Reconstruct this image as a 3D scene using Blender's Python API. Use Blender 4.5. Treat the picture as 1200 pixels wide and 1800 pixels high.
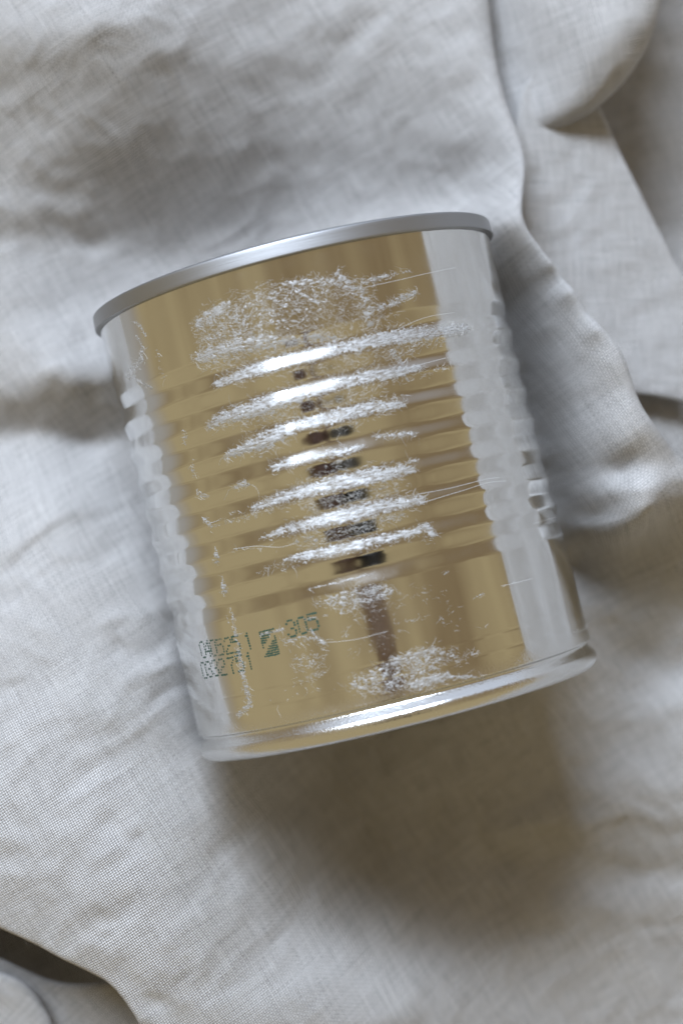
import bpy, math
import numpy as np
from mathutils import Vector, Matrix

# ---------------------------------------------------------------- reset
for o in list(bpy.data.objects):
    bpy.data.objects.remove(o, do_unlink=True)
scene = bpy.context.scene
COL = scene.collection
RNG = np.random.default_rng(7)

# ---------------------------------------------------------------- camera
S = 0.0415 / 355          # metres per photo pixel at the depth of the can's axis
D = 0.407                 # camera height above the can's axis
cam_d = bpy.data.cameras.new('camera')
cam = bpy.data.objects.new('view_camera', cam_d)
COL.objects.link(cam)
cam.location = (0, 0, D)
cam_d.sensor_fit = 'HORIZONTAL'
cam_d.sensor_width = 24
cam_d.lens = 24 * D / (1200 * S)
cam_d.clip_start = 0.01
cam_d.clip_end = 20
cam_d.dof.use_dof = True
cam_d.dof.focus_distance = D - 0.026
cam_d.dof.aperture_fstop = 8
scene.camera = cam

# ---------------------------------------------------------------- light: warm room, one cool window
world = bpy.data.worlds.new('World')
scene.world = world
world.use_nodes = True
bg = world.node_tree.nodes['Background']
_N, _L = world.node_tree.nodes, world.node_tree.links
# the warm room round the window: soft, uneven tan walls and ceiling
_tc = _N.new('ShaderNodeTexCoord')
_nz = _N.new('ShaderNodeTexNoise'); _nz.inputs['Scale'].default_value = 2.3; _nz.inputs['Detail'].default_value = 3; _nz.inputs['Distortion'].default_value = 0.6
_L.new(_tc.outputs['Generated'], _nz.inputs['Vector'])
_rp = _N.new('ShaderNodeValToRGB')
_rp.color_ramp.elements[0].position = 0.32; _rp.color_ramp.elements[0].color = (0.225, 0.165, 0.092, 1)
_rp.color_ramp.elements[1].position = 0.66; _rp.color_ramp.elements[1].color = (0.41, 0.335, 0.19, 1)
_sp = _N.new('ShaderNodeSeparateXYZ'); _L.new(_tc.outputs['Generated'], _sp.inputs[0])
_ma = _N.new('ShaderNodeMath'); _ma.operation = 'MULTIPLY_ADD'; _ma.inputs[1].default_value = -0.34
_L.new(_sp.outputs[1], _ma.inputs[0]); _L.new(_nz.outputs[0], _ma.inputs[2])
_L.new(_ma.outputs[0], _rp.inputs[0])
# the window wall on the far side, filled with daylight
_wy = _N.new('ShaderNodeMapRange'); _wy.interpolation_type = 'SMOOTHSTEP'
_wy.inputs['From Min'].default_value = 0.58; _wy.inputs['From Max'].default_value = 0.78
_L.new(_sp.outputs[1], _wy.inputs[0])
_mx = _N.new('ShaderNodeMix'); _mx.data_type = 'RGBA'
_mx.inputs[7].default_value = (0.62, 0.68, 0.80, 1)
# paler, greyer furnishings low in the room
_wz = _N.new('ShaderNodeMapRange'); _wz.interpolation_type = 'SMOOTHSTEP'
_wz.inputs['From Min'].default_value = -0.10; _wz.inputs['From Max'].default_value = -0.42
_L.new(_sp.outputs[2], _wz.inputs[0])
_ml = _N.new('ShaderNodeMix'); _ml.data_type = 'RGBA'; _ml.inputs[7].default_value = (0.36, 0.35, 0.33, 1)
_L.new(_wz.outputs[0], _ml.inputs[0]); _L.new(_rp.outputs[0], _ml.inputs[6])
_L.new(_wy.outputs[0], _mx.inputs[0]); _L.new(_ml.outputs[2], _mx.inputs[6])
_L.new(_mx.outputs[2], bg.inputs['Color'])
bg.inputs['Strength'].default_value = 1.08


def area_lamp(name, direction, dist, sx, sy, power, color):
    l = bpy.data.lights.new(name, 'AREA')
    l.shape = 'RECTANGLE'
    l.size, l.size_y = sx, sy
    l.energy = power
    l.color = color
    o = bpy.data.objects.new(name, l)
    COL.objects.link(o)
    d = Vector(direction).normalized()
    o.location = d * dist
    o.rotation_euler = d.to_track_quat('Z', 'Y').to_euler()
    return o


area_lamp('window_light', (-0.24, 0.60, 0.71), 2.0, 1.25, 0.40, 77, (0.73, 0.84, 1.0))

vs = scene.view_settings
vs.view_transform = 'Standard'
vs.look = 'None'
vs.exposure = 0
vs.gamma = 1
vs.use_curve_mapping = False
scene.render.engine = 'CYCLES'

# ---------------------------------------------------------------- noise helpers (numpy)
def _hash(ix, iy, seed):
    h = (ix.astype(np.int64) * 374761393 + iy.astype(np.int64) * 668265263 + seed * 974711) & 0xffffffff
    h = ((h ^ (h >> 13)) * 1274126177) & 0xffffffff
    h = h ^ (h >> 16)
    return (h & 0xffffff) / float(0xffffff)


def vnoise(x, y, seed=0):
    """smooth gradient-like value noise in -1..1"""
    x = np.asarray(x, float); y = np.asarray(y, float)
    ix = np.floor(x); iy = np.floor(y)
    fx = x - ix; fy = y - iy
    ux = fx * fx * fx * (fx * (fx * 6 - 15) + 10)
    uy = fy * fy * fy * (fy * (fy * 6 - 15) + 10)

    def g(a, b):
        t = _hash(ix + a, iy + b, seed) * 6.2831853
        return np.cos(t) * (fx - a) + np.sin(t) * (fy - b)
    n0 = g(0, 0) * (1 - ux) + g(1, 0) * ux
    n1 = g(0, 1) * (1 - ux) + g(1, 1) * ux
    return (n0 * (1 - uy) + n1 * uy) * 1.5


def fbm(x, y, octv=4, seed=0, gain=0.5):
    s = 0; a = 1; t = 0
    for k in range(octv):
        s = s + a * vnoise(x * 2 ** k + 13.7 * k, y * 2 ** k - 7.1 * k, seed + k * 17)
        t += a; a *= gain
    return s / t


def px2w(px, py, z):
    k = (D - z) / D
    return (px - 600) * S * k, (900 - py) * S * k


# ---------------------------------------------------------------- can frame
CC = np.array([0.00084, 0.00437, 0.0])
AZ, TILT, H, R = 0.2425, 0.0289, 0.0935, 0.0410
AXV = np.array([math.sin(AZ) * math.cos(TILT), -math.cos(AZ) * math.cos(TILT), math.sin(TILT)])   # lid -> base
EV = np.array([math.cos(AZ), math.sin(AZ), 0.0])
NV = np.cross(EV, AXV)
if NV[2] < 0:
    NV = -NV


def px2surf(px, py):
    """photo pixel -> (axial mm from the lid end, angle) on the can wall"""
    d = np.array([(px - 600) * S, (900 - py) * S, -D]); o = np.array([0, 0, D]) - CC
    od = o - AXV * (o @ AXV); dd = d - AXV * (d @ AXV)
    A = dd @ dd; B = 2 * od @ dd; C = od @ od - R * R
    t = (-B - math.sqrt(max(B * B - 4 * A * C, 0))) / (2 * A)
    P = o + t * d
    return (P @ AXV + H / 2) * 1e3, math.atan2(P @ EV, P @ NV)


# ---------------------------------------------------------------- materials
def new_mat(name):
    m = bpy.data.materials.new(name)
    m.use_nodes = True
    nt = m.node_tree
    return m, nt, nt.nodes['Principled BSDF'], nt.nodes, nt.links


def mat_linen():
    m, nt, b, N, L = new_mat('natural linen weave')
    uv = N.new('ShaderNodeUVMap'); uv.uv_map = 'weave'
    # threads wander a little
    nz = N.new('ShaderNodeTexNoise'); nz.inputs['Scale'].default_value = 0.011; nz.inputs['Detail'].default_value = 2.5
    L.new(uv.outputs[0], nz.inputs['Vector'])
    sub = N.new('ShaderNodeVectorMath'); sub.operation = 'SUBTRACT'; sub.inputs[1].default_value = (.5, .5, .5)
    L.new(nz.outputs['Color'], sub.inputs[0])
    sc = N.new('ShaderNodeVectorMath'); sc.operation = 'SCALE'; sc.inputs['Scale'].default_value = 10.0
    L.new(sub.outputs[0], sc.inputs[0])
    add = N.new('ShaderNodeVectorMath'); add.operation = 'ADD'
    L.new(uv.outputs[0], add.inputs[0]); L.new(sc.outputs[0], add.inputs[1])
    sep = N.new('ShaderNodeSeparateXYZ'); L.new(add.outputs[0], sep.inputs[0])

    def M(op, a, b_=None, c=None):
        n = N.new('ShaderNodeMath'); n.operation = op
        for i, v in enumerate((a, b_, c)):
            if v is None: continue
            if isinstance(v, (int, float)): n.inputs[i].default_value = v
            else: L.new(v, n.inputs[i])
        return n.outputs[0]
    u, v = sep.outputs[0], sep.outputs[1]
    fu, fv = M('FLOOR', u), M('FLOOR', v)
    par = M('FLOORED_MODULO', M('ADD', fu, fv), 2.0)
    su = M('ABSOLUTE', M('SINE', M('MULTIPLY', u, math.pi)))
    sv = M('ABSOLUTE', M('SINE', M('MULTIPLY', v, math.pi)))
    # even cells: warp on top (round across u, long dome along v); odd cells the other way
    warp = M('MULTIPLY', M('POWER', su, 0.6), M('POWER', sv, 1.1))
    weft = M('MULTIPLY', M('POWER', su, 1.1), M('POWER', sv, 0.6))
    hgt = M('ADD', M('MULTIPLY', warp, M('SUBTRACT', 1.0, par)), M('MULTIPLY', M('MULTIPLY', weft, 0.62), par))
    # slubs: every thread has its own thickness that changes along its length
    def slub(sx, sy, seed):
        mp = N.new('ShaderNodeMapping'); mp.inputs['Scale'].default_value = (sx, sy, 1); mp.inputs['Location'].default_value = (seed, seed * 2, 0)
        L.new(add.outputs[0], mp.inputs[0])
        t = N.new('ShaderNodeTexNoise'); t.inputs['Scale'].default_value = 1.0; t.inputs['Detail'].default_value = 1.5
        L.new(mp.outputs[0], t.inputs['Vector'])
        return t.outputs[0]
    s1, s2 = slub(0.95, 0.05, 3.1), slub(0.05, 0.95, 9.4)
    sl = M('ADD', s1, s2)                      # ~1.0
    slw = M('ADD', M('MULTIPLY', M('SUBTRACT', sl, 1.0), 0.8), 1.0)
    hgt2 = M('MULTIPLY', hgt, slw)
    bump = N.new('ShaderNodeBump'); bump.inputs['Strength'].default_value = 1.0
    bump.inputs['Distance'].default_value = 0.00026
    if 'Filter Width' in bump.inputs: bump.inputs['Filter Width'].default_value = 0.1
    L.new(hgt2, bump.inputs['Height'])
    L.new(bump.outputs[0], b.inputs['Normal'])
    # fibre colour: pale flax, thread to thread differences, shade of the open gaps between threads painted in
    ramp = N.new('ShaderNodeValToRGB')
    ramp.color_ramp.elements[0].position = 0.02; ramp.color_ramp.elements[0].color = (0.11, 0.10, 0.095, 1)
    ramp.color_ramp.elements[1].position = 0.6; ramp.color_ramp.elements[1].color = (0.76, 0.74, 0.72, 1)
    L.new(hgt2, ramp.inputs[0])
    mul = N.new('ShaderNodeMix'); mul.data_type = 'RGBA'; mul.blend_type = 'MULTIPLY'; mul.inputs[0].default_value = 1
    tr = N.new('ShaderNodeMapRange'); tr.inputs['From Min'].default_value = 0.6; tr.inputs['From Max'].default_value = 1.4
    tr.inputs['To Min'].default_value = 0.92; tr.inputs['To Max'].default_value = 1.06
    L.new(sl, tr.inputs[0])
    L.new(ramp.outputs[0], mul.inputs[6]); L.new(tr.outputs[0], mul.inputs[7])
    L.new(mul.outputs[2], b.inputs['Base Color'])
    b.inputs['Roughness'].default_value = 0.75
    b.inputs['Specular IOR Level'].default_value = 0.25
    b.inputs['Sheen Weight'].default_value = 0.15
    b.inputs['Sheen Roughness'].default_value = 0.5
    return m


def mat_tin():
    m, nt, b, N, L = new_mat('bare tinplate')
    tc = N.new('ShaderNodeTexCoord')
    b.inputs['Base Color'].default_value = (0.72, 0.72, 0.71, 1)
    b.inputs['Metallic'].default_value = 1
    # fine rolling grain, smudges, and the frosted band above the base bead
    n1 = N.new('ShaderNodeTexNoise'); n1.inputs['Scale'].default_value = 130; n1.inputs['Detail'].default_value = 4
    L.new(tc.outputs['Object'], n1.inputs['Vector'])
    r1 = N.new('ShaderNodeMapRange'); r1.inputs['From Min'].default_value = .35; r1.inputs['From Max'].default_value = .75
    r1.inputs['To Min'].default_value = 0.06; r1.inputs['To Max'].default_value = 0.17
    L.new(n1.outputs[0], r1.inputs[0])
    sp = N.new('ShaderNodeSeparateXYZ'); L.new(tc.outputs['Object'], sp.inputs[0])
    band = N.new('ShaderNodeMapRange'); band.interpolation_type = 'SMOOTHSTEP'
    band.inputs['From Min'].default_value = 0.0845; band.inputs['From Max'].default_value = 0.0880
    L.new(sp.outputs[2], band.inputs[0])
    n2 = N.new('ShaderNodeTexNoise'); n2.inputs['Scale'].default_value = 2600; n2.inputs['Detail'].default_value = 2
    L.new(tc.outputs['Object'], n2.inputs['Vector'])
    fr = N.new('ShaderNodeMath'); fr.operation = 'MULTIPLY'
    b2 = N.new('ShaderNodeMapRange'); b2.inputs['From Min'].default_value = 0.0877; b2.inputs['From Max'].default_value = 0.0880
    b2.inputs['To Min'].default_value = 1; b2.inputs['To Max'].default_value = 0.9
    L.new(sp.outputs[2], b2.inputs[0])
    bm_ = N.new('ShaderNodeMath'); bm_.operation = 'MULTIPLY'
    L.new(band.outputs[0], bm_.inputs[0]); L.new(b2.outputs[0], bm_.inputs[1])
    L.new(bm_.outputs[0], fr.inputs[0]); L.new(n2.outputs[0], fr.inputs[1])
    ra = N.new('ShaderNodeMath'); ra.operation = 'MULTIPLY_ADD'; ra.inputs[1].default_value = 0.25
    L.new(fr.outputs[0], ra.inputs[0]); L.new(r1.outputs[0], ra.inputs[2])
    L.new(ra.outputs[0], b.inputs['Roughness'])
    n3 = N.new('ShaderNodeTexNoise'); n3.inputs['Scale'].default_value = 1500
    mp = N.new('ShaderNodeMapping'); mp.inputs['Scale'].default_value = (1, 1, 0.05)
    L.new(tc.outputs['Object'], mp.inputs[0]); L.new(mp.outputs[0], n3.inputs['Vector'])
    ad = N.new('ShaderNodeMath'); ad.operation = 'MULTIPLY_ADD'; ad.inputs[1].default_value = 4.0
    L.new(fr.outputs[0], ad.inputs[0]); 
    g = N.new('ShaderNodeMath'); g.operation = 'MULTIPLY'; g.inputs[1].default_value = 0.12
    L.new(n3.outputs[0], g.inputs[0]); L.new(g.outputs[0], ad.inputs[2])
    bump = N.new('ShaderNodeBump'); bump.inputs['Strength'].default_value = 0.5; bump.inputs['Distance'].default_value = 0.00003
    L.new(ad.outputs[0], bump.inputs['Height']); L.new(bump.outputs[0], b.inputs['Normal'])
    return m


def mat_seam():
    m, nt, b, N, L = new_mat('brushed silver seam')
    b.inputs['Base Color'].default_value = (0.34, 0.343, 0.352, 1)
    b.inputs['Metallic'].default_value = 1
    b.inputs['Roughness'].default_value = 0.46
    tc = N.new('ShaderNodeTexCoord')
    mp = N.new('ShaderNodeMapping'); mp.inputs['Scale'].default_value = (120, 120, 5000)
    L.new(tc.outputs['Object'], mp.inputs[0])
    n = N.new('ShaderNodeTexNoise'); n.inputs['Scale'].default_value = 1; n.inputs['Detail'].default_value = 3
    L.new(mp.outputs[0], n.inputs['Vector'])
    bump = N.new('ShaderNodeBump'); bump.inputs['Strength'].default_value = 0.5; bump.inputs['Distance'].default_value = 0.00004
    L.new(n.outputs[0], bump.inputs['Height']); L.new(bump.outputs[0], b.inputs['Normal'])
    return m


def mat_glue():
    m, nt, b, N, L = new_mat('dried glue film')
    tc = N.new('ShaderNodeTexCoord')
    mp = N.new('ShaderNodeMapping'); mp.inputs['Scale'].default_value = (700, 700, 2600)
    L.new(tc.outputs['Object'], mp.inputs[0])
    n = N.new('ShaderNodeTexNoise'); n.inputs['Scale'].default_value = 1; n.inputs['Detail'].default_value = 4
    L.new(mp.outputs[0], n.inputs['Vector'])
    b.inputs['Base Color'].default_value = (0.54, 0.54, 0.54, 1)
    b.inputs['Metallic'].default_value = 0.45
    b.inputs['Roughness'].default_value = 0.52
    bump = N.new('ShaderNodeBump'); bump.inputs['Strength'].default_value = 0.8; bump.inputs['Distance'].default_value = 0.00012
    L.new(n.outputs[0], bump.inputs['Height']); L.new(bump.outputs[0], b.inputs['Normal'])
    # thin, half see-through film with denser streaks
    al = N.new('ShaderNodeMapRange'); al.inputs['From Min'].default_value = 0.38; al.inputs['From Max'].default_value = 0.64
    al.inputs['To Min'].default_value = 0.12; al.inputs['To Max'].default_value = 0.78
    L.new(n.outputs[0], al.inputs[0]); L.new(al.outputs[0], b.inputs['Alpha'])
    return m


def mat_fibre():
    m, nt, b, N, L = new_mat('paper fibre')
    b.inputs['Base Color'].default_value = (0.54, 0.535, 0.53, 1)
    b.inputs['Roughness'].default_value = 0.7
    b.inputs['Specular IOR Level'].default_value = 0.2
    return m


def mat_plain(name, col, rough=0.5, metal=0.0):
    m, nt, b, N, L = new_mat(name)
    tc = N.new('ShaderNodeTexCoord')
    n = N.new('ShaderNodeTexNoise'); n.inputs['Scale'].default_value = 900
    L.new(tc.outputs['Object'], n.inputs['Vector'])
    mx = N.new('ShaderNodeMix'); mx.data_type = 'RGBA'
    mx.inputs[6].default_value = (*[c * 0.8 for c in col], 1); mx.inputs[7].default_value = (*[min(1, c * 1.2) for c in col], 1)
    L.new(n.outputs[0], mx.inputs[0]); L.new(mx.outputs[2], b.inputs['Base Color'])
    b.inputs['Roughness'].default_value = rough
    b.inputs['Metallic'].default_value = metal
    return m


LINEN, TIN, SEAM, GLUE, FIBRE = mat_linen(), mat_tin(), mat_seam(), mat_glue(), mat_fibre()
INK = mat_plain('green marking ink', (0.026, 0.064, 0.045), 0.5)
RED = mat_plain('red paint speck', (0.30, 0.04, 0.04), 0.6)


def mesh_obj(name, verts, faces, mat, parent=None, smooth=True):
    me = bpy.data.meshes.new(name)
    verts = np.asarray(verts, dtype=np.float32)
    faces = np.asarray(faces, dtype=np.int32)
    nf, k = faces.shape
    me.vertices.add(len(verts)); me.vertices.foreach_set('co', verts.ravel())
    me.loops.add(nf * k); me.loops.foreach_set('vertex_index', faces.ravel())
    me.polygons.add(nf)
    me.polygons.foreach_set('loop_start', np.arange(0, nf * k, k, dtype=np.int32))
    me.polygons.foreach_set('loop_total', np.full(nf, k, dtype=np.int32))
    me.polygons.foreach_set('use_smooth', np.full(nf, smooth, dtype=bool))
    me.update(calc_edges=True)
    me.validate()
    me.materials.append(mat)
    o = bpy.data.objects.new(name, me)
    COL.objects.link(o)
    if parent: o.parent = parent
    return o


# ================================================================ LINEN CLOTH
CTRL = np.array([
    (-250, -250, -24), (100, -220, -18), (450, -220, -24), (700, -220, -30), (900, -220, -24),
    (0, 20, -4), (250, 40, -3), (500, 80, -24), (700, 60, -27), (840, 60, -25), (960, 60, -22),
    (0, 200, -13), (170, 190, -10), (300, 230, -18), (400, 300, -29), (650, 250, -37), (800, 250, -30), (905, 270, -17),
    (-250, 300, -22), (-100, 450, -22), (40, 430, -25), (150, 470, -33), (300, 430, -41), (500, 380, -43), (700, 330, -43), (830, 340, -34), (880, 395, -9), (905, 420, -8), (935, 445, -6),
    (965, 462, -1), (1000, 510, 4), (1045, 580, 7), (1095, 680, 6), (1180, 820, 0), (1350, 950, -20), (1090, 830, -5), (1000, 870, -26), (1050, 905, -17), (1130, 945, -17), (1210, 990, -19),
    (1020, 970, -39), (1090, 1000, -31), (1160, 1050, -30), (1250, 1090, -30), (1060, 1080, -40), (1150, 1150, -38), (1220, 1300, -31), (1060, 1260, -42), (1400, 1400, -38),
    (700, 1380, -47), (520, 1420, -38), (620, 1540, -38), (800, 1600, -38), (820, 1450, -46), (1000, 1480, -42), (1150, 1500, -38), (1100, 1720, -45), (900, 1740, -36), (720, 1740, -16), (620, 1650, -18),
    (470, 1520, -12), (360, 1420, 0), (420, 1620, 4), (550, 1740, 0), (600, 1950, -6), (1000, 2000, -50), (1400, 1900, -50),
    (290, 1350, 2), (200, 1290, 8), (100, 1400, 13), (200, 1520, 15), (300, 1660, 14), (100, 1580, 14), (0, 1300, 8), (-150, 1350, 2), (0, 1480, 12), (20, 1610, 9), (-150, 1600, 2), (150, 1900, 2), (350, 1900, 8),
    (280, 1180, -2), (150, 1100, 2), (0, 1020, -3), (235, 1000, -9), (110, 880, -10), (-150, 950, -16), (0, 775, -27), (150, 770, -29), (190, 660, -20), (90, 650, -17), (0, 610, -19), (110, 540, -27), (170, 580, -27), (-200, 700, -24), (200, 880, -19),
], float)


# where the can presses the cloth down
_press = []
for a_ in (-0.042, -0.02, 0.0, 0.02, 0.042):
    for d_, z_ in ((-0.026, -0.037), (0.0, -0.0435), (0.026, -0.037), (0.038, -0.034)):
        p_ = CC + AXV * a_ + EV * d_
        k_ = D / (D - z_)
        _press.append((600 + p_[0] * k_ / S, 900 - p_[1] * k_ / S, z_ * 1e3))
for a_ in np.linspace(-0.031, 0.020, 8):
    for d_, z_ in ((0.0445, -0.036), (0.0485, -0.020), (0.053, -0.004), (0.057, 0.004)):
        p_ = CC + AXV * a_ + EV * d_
        k_ = D / (D - z_)
        _press.append((600 + p_[0] * k_ / S, 900 - p_[1] * k_ / S, z_ * 1e3))
CTRL = np.vstack([CTRL, np.array(_press)])


class TPS:
    def __init__(self, pts, lam=3e-3):
        x, y = px2w(pts[:, 0], pts[:, 1], pts[:, 2] * 1e-3)
        self.P = np.stack([x, y], 1) * 20
        n = len(pts)
        K = self.U(self.P, self.P) + lam * np.eye(n)
        Q = np.hstack([np.ones((n, 1)), self.P])
        A = np.block([[K, Q], [Q.T, np.zeros((3, 3))]])
        self.w = np.linalg.solve(A, np.concatenate([pts[:, 2] * 1e-3, np.zeros(3)]))

    @staticmethod
    def U(a, b):
        d2 = ((a[:, None] - b[None]) ** 2).sum(-1)
        return 0.5 * d2 * np.log(d2 + 1e-12)

    def __call__(self, x, y):
        sh = x.shape
        q = np.stack([x.ravel(), y.ravel()], 1) * 20
        out = np.empty(len(q))
        for i in range(0, len(q), 40000):
            s = q[i:i + 40000]
            out[i:i + 40000] = self.U(s, self.P) @ self.w[:-3] + self.w[-3] + s @ self.w[-2:]
        return out.reshape(sh)


# wrinkles: (x0,y0,x1,y1, z there mm, half width px, height mm); positive = ridge, negative = crease
RIDGES = [
    (-60, 110, 190, 70, -16, 34, 2.2), (190, 70, 350, 110, -19, 36, 1.5), (60, 200, 260, 165, -22, 32, -0.7),
    (60, 300, 230, 285, -27, 26, 1.6), (-40, 385, 150, 350, -24, 30, 2.2), (-20, 445, 160, 420, -28, 26, -1.6),
    (40, 500, 180, 470, -30, 22, 1.2),
    (-60, 690, 110, 675, -20, 34, 2.4), (110, 675, 210, 640, -21, 26, 1.6), (-40, 765, 220, 770, -28, 34, -2.4),
    (-20, 1010, 230, 885, -13, 9, -0.5), (-20, 1070, 220, 960, -10, 9, -0.4), (20, 960, 160, 905, -14, 16, 0.7),
    (-20, 1050, 120, 960, -10, 16, -0.6), (215, 1090, 300, 1060, -9, 18, 1.3), (225, 1150, 290, 1120, -8, 14, -1.3), (240, 1185, 300, 1165, -7, 10, 0.8), (270, 1235, 330, 1215, -6, 14, -1.2),
    (-20, 1215, 90, 1185, -4, 24, -1.1), (150, 1230, 300, 1290, -2, 22, 0.8), (130, 1300, 240, 1270, -2, 16, -0.7),
    (220, 1425, 260, 1455, -2, 14, -0.9), (180, 1490, 260, 1440, 0, 14, 0.5), (190, 1610, 240, 1560, 0, 16, -0.6), (0, 1500, 60, 1480, 0, 16, -0.7),
    (230, 1690, 330, 1760, -1, 18, -0.8), (250, 1760, 290, 1790, -2, 14, 0.6), (330, 1600, 420, 1560, -3, 22, 0.5), (400, 1690, 520, 1640, -8, 26, -0.9), (480, 1720, 700, 1780, -12, 30, 0.9),
    (560, 1500, 600, 1640, -36, 24, 1.0), (680, 1400, 690, 1600, -42, 30, 1.0), (760, 1450, 740, 1640, -42, 26, -0.9),
    (880, 1460, 1200, 1420, -40, 24, 1.6), (880, 1520, 1200, 1540, -39, 30, -1.8), (1060, 1390, 1220, 1370, -38, 28, 1.4), (1090, 1480, 1130, 1640, -38, 22, -1.4), (1000, 1620, 1200, 1600, -38, 34, 1.4), (1140, 1640, 1150, 1780, -38, 26, 1.2),
    (1060, 1260, 1200, 1220, -40, 30, 1.4), (1020, 1140, 1200, 1180, -36, 26, -1.4), (1020, 1060, 1180, 1110, -35, 20, 1.2), (1010, 1000, 1120, 1030, -36, 16, -1.1),
    (905, 440, 985, 520, -13, 20, 0.8), (960, 560, 1060, 600, -11, 20, -1.0), (955, 640, 1075, 640, -13, 18, 0.9), (985, 700, 1090, 690, -13, 18, -0.9), (1000, 770, 1150, 730, -14, 14, 0.8), (1010, 810, 1160, 760, -15, 8, -0.6), (1060, 870, 1200, 830, -17, 14, 0.7), (1040, 920, 1200, 900, -22, 16, -1.0),
    (860, 130, 890, 250, -25, 16, 0.9), (850, 250, 900, 330, -24, 14, -0.8), (800, 330, 900, 300, -28, 18, 0.7),
    (430, 130, 620, 20, -30, 26, 1.2), (480, 190, 660, 60, -34, 20, -0.8), (600, 60, 640, 260, -38, 40, -0.8), (700, 0, 780, 140, -33, 30, 1.0), (560, 250, 760, 290, -44, 36, 0.9),
]


def seg_dist(x, y, ax_, ay_, bx_, by_):
    dx, dy = bx_ - ax_, by_ - ay_
    t = np.clip(((x - ax_) * dx + (y - ay_) * dy) / (dx * dx + dy * dy), 0, 1)
    return np.hypot(x - ax_ - t * dx, y - ay_ - t * dy), t


def wrinkles(x, y):
    z = np.zeros_like(x)
    # domain warp so that nothing is ruler-straight
    wx = x + 0.004 * fbm(x * 60, y * 60, 3, 91)
    wy = y + 0.004 * fbm(x * 60 + 5, y * 60, 3, 92)
    for (x0, y0, x1, y1, zz, w, a) in RIDGES:
        A = px2w(x0, y0, zz * 1e-3); B = px2w(x1, y1, zz * 1e-3)
        d, t = seg_dist(wx, wy, *A, *B)
        w = w * S * 1.3
        z += (0.15 if zz > -16 and x0 > 880 else 0.6 if y0 < 520 and x0 < 300 else 0.9) * a * 1e-3 * np.exp(-(d / w) ** 2)
    return z


def crumple(x, y, seed=0, amp=1.0):
    """soft laundered-linen crumpling, larger waves plus pinched creases"""
    wx = x + 0.006 * fbm(x * 45, y * 45, 2, seed + 3); wy = y + 0.006 * fbm(x * 45 + 9, y * 45, 2, seed + 4)
    c, s_ = math.cos(0.5), math.sin(0.5)
    u, v = c * wx + s_ * wy, -s_ * wx + c * wy
    z = 0.0012 * fbm(u * 42, v * 75, 3, seed + 11, 0.45)
    n = vnoise(u * 60, v * 110, seed + 21); z += 0.0007 * (1 - 2.2 * np.abs(n)) * (0.5 + 0.5 * fbm(x * 30, y * 30, 2, seed + 5))
    n = vnoise(u * 150, v * 95, seed + 23); z += 0.00034 * (1 - 2.2 * np.abs(n))
    z += 0.00010 * fbm(x * 330, y * 330, 2, seed + 31)
    return amp * z


def can_floor(x, y):
    """z of the can's underside above (x, y); large where the can is not overhead"""
    px, py = x - CC[0], y - CC[1]
    d = px * EV[0] + py * EV[1]
    a = (px * AXV[0] + py * AXV[1]) / math.cos(TILT)
    Rm = 0.0428
    inside = np.abs(d) < Rm
    zl = -np.sqrt(np.maximum(Rm ** 2 - d ** 2, 0)) + a * math.tan(TILT)
    beyond = np.maximum(np.abs(a) - H / 2 - 0.0005, 0)
    zl = np.where(inside, zl, a * math.tan(TILT) + (np.abs(d) - Rm) * 2.2)
    return zl + beyond * 2.5


def smin(a, b, k):
    h = np.clip(0.5 + 0.5 * (b - a) / k, 0, 1)
    return b * (1 - h) + a * h - k * h * (1 - h)


def poly_signed(x, y, poly):
    """signed distance to a closed polygon, + inside; also nearest point"""
    best = np.full(x.shape, 1e9); nx_ = np.zeros_like(x); ny_ = np.zeros_like(x)
    ins = np.zeros(x.shape, bool)
    n = len(poly)
    for i in range(n):
        ax_, ay_ = poly[i]; bx_, by_ = poly[(i + 1) % n]
        dx, dy = bx_ - ax_, by_ - ay_
        t = np.clip(((x - ax_) * dx + (y - ay_) * dy) / (dx * dx + dy * dy + 1e-18), 0, 1)
        qx, qy = ax_ + t * dx, ay_ + t * dy
        d = np.hypot(x - qx, y - qy)
        m = d < best
        best = np.where(m, d, best); nx_ = np.where(m, qx, nx_); ny_ = np.where(m, qy, ny_)
        if ay_ != by_:
            cr = ((ay_ > y) != (by_ > y)) & (x < (bx_ - ax_) * (y - ay_) / (by_ - ay_) + ax_)
            ins ^= cr
    return np.where(ins, best, -best), nx_, ny_


def smooth_poly(pts, it=3):
    p = np.array(pts, float)
    for _ in range(it):
        q = np.roll(p, -1, 0)
        p = np.stack([0.75 * p + 0.25 * q, 0.25 * p + 0.75 * q], 1).reshape(-1, 2)
    return p


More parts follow.
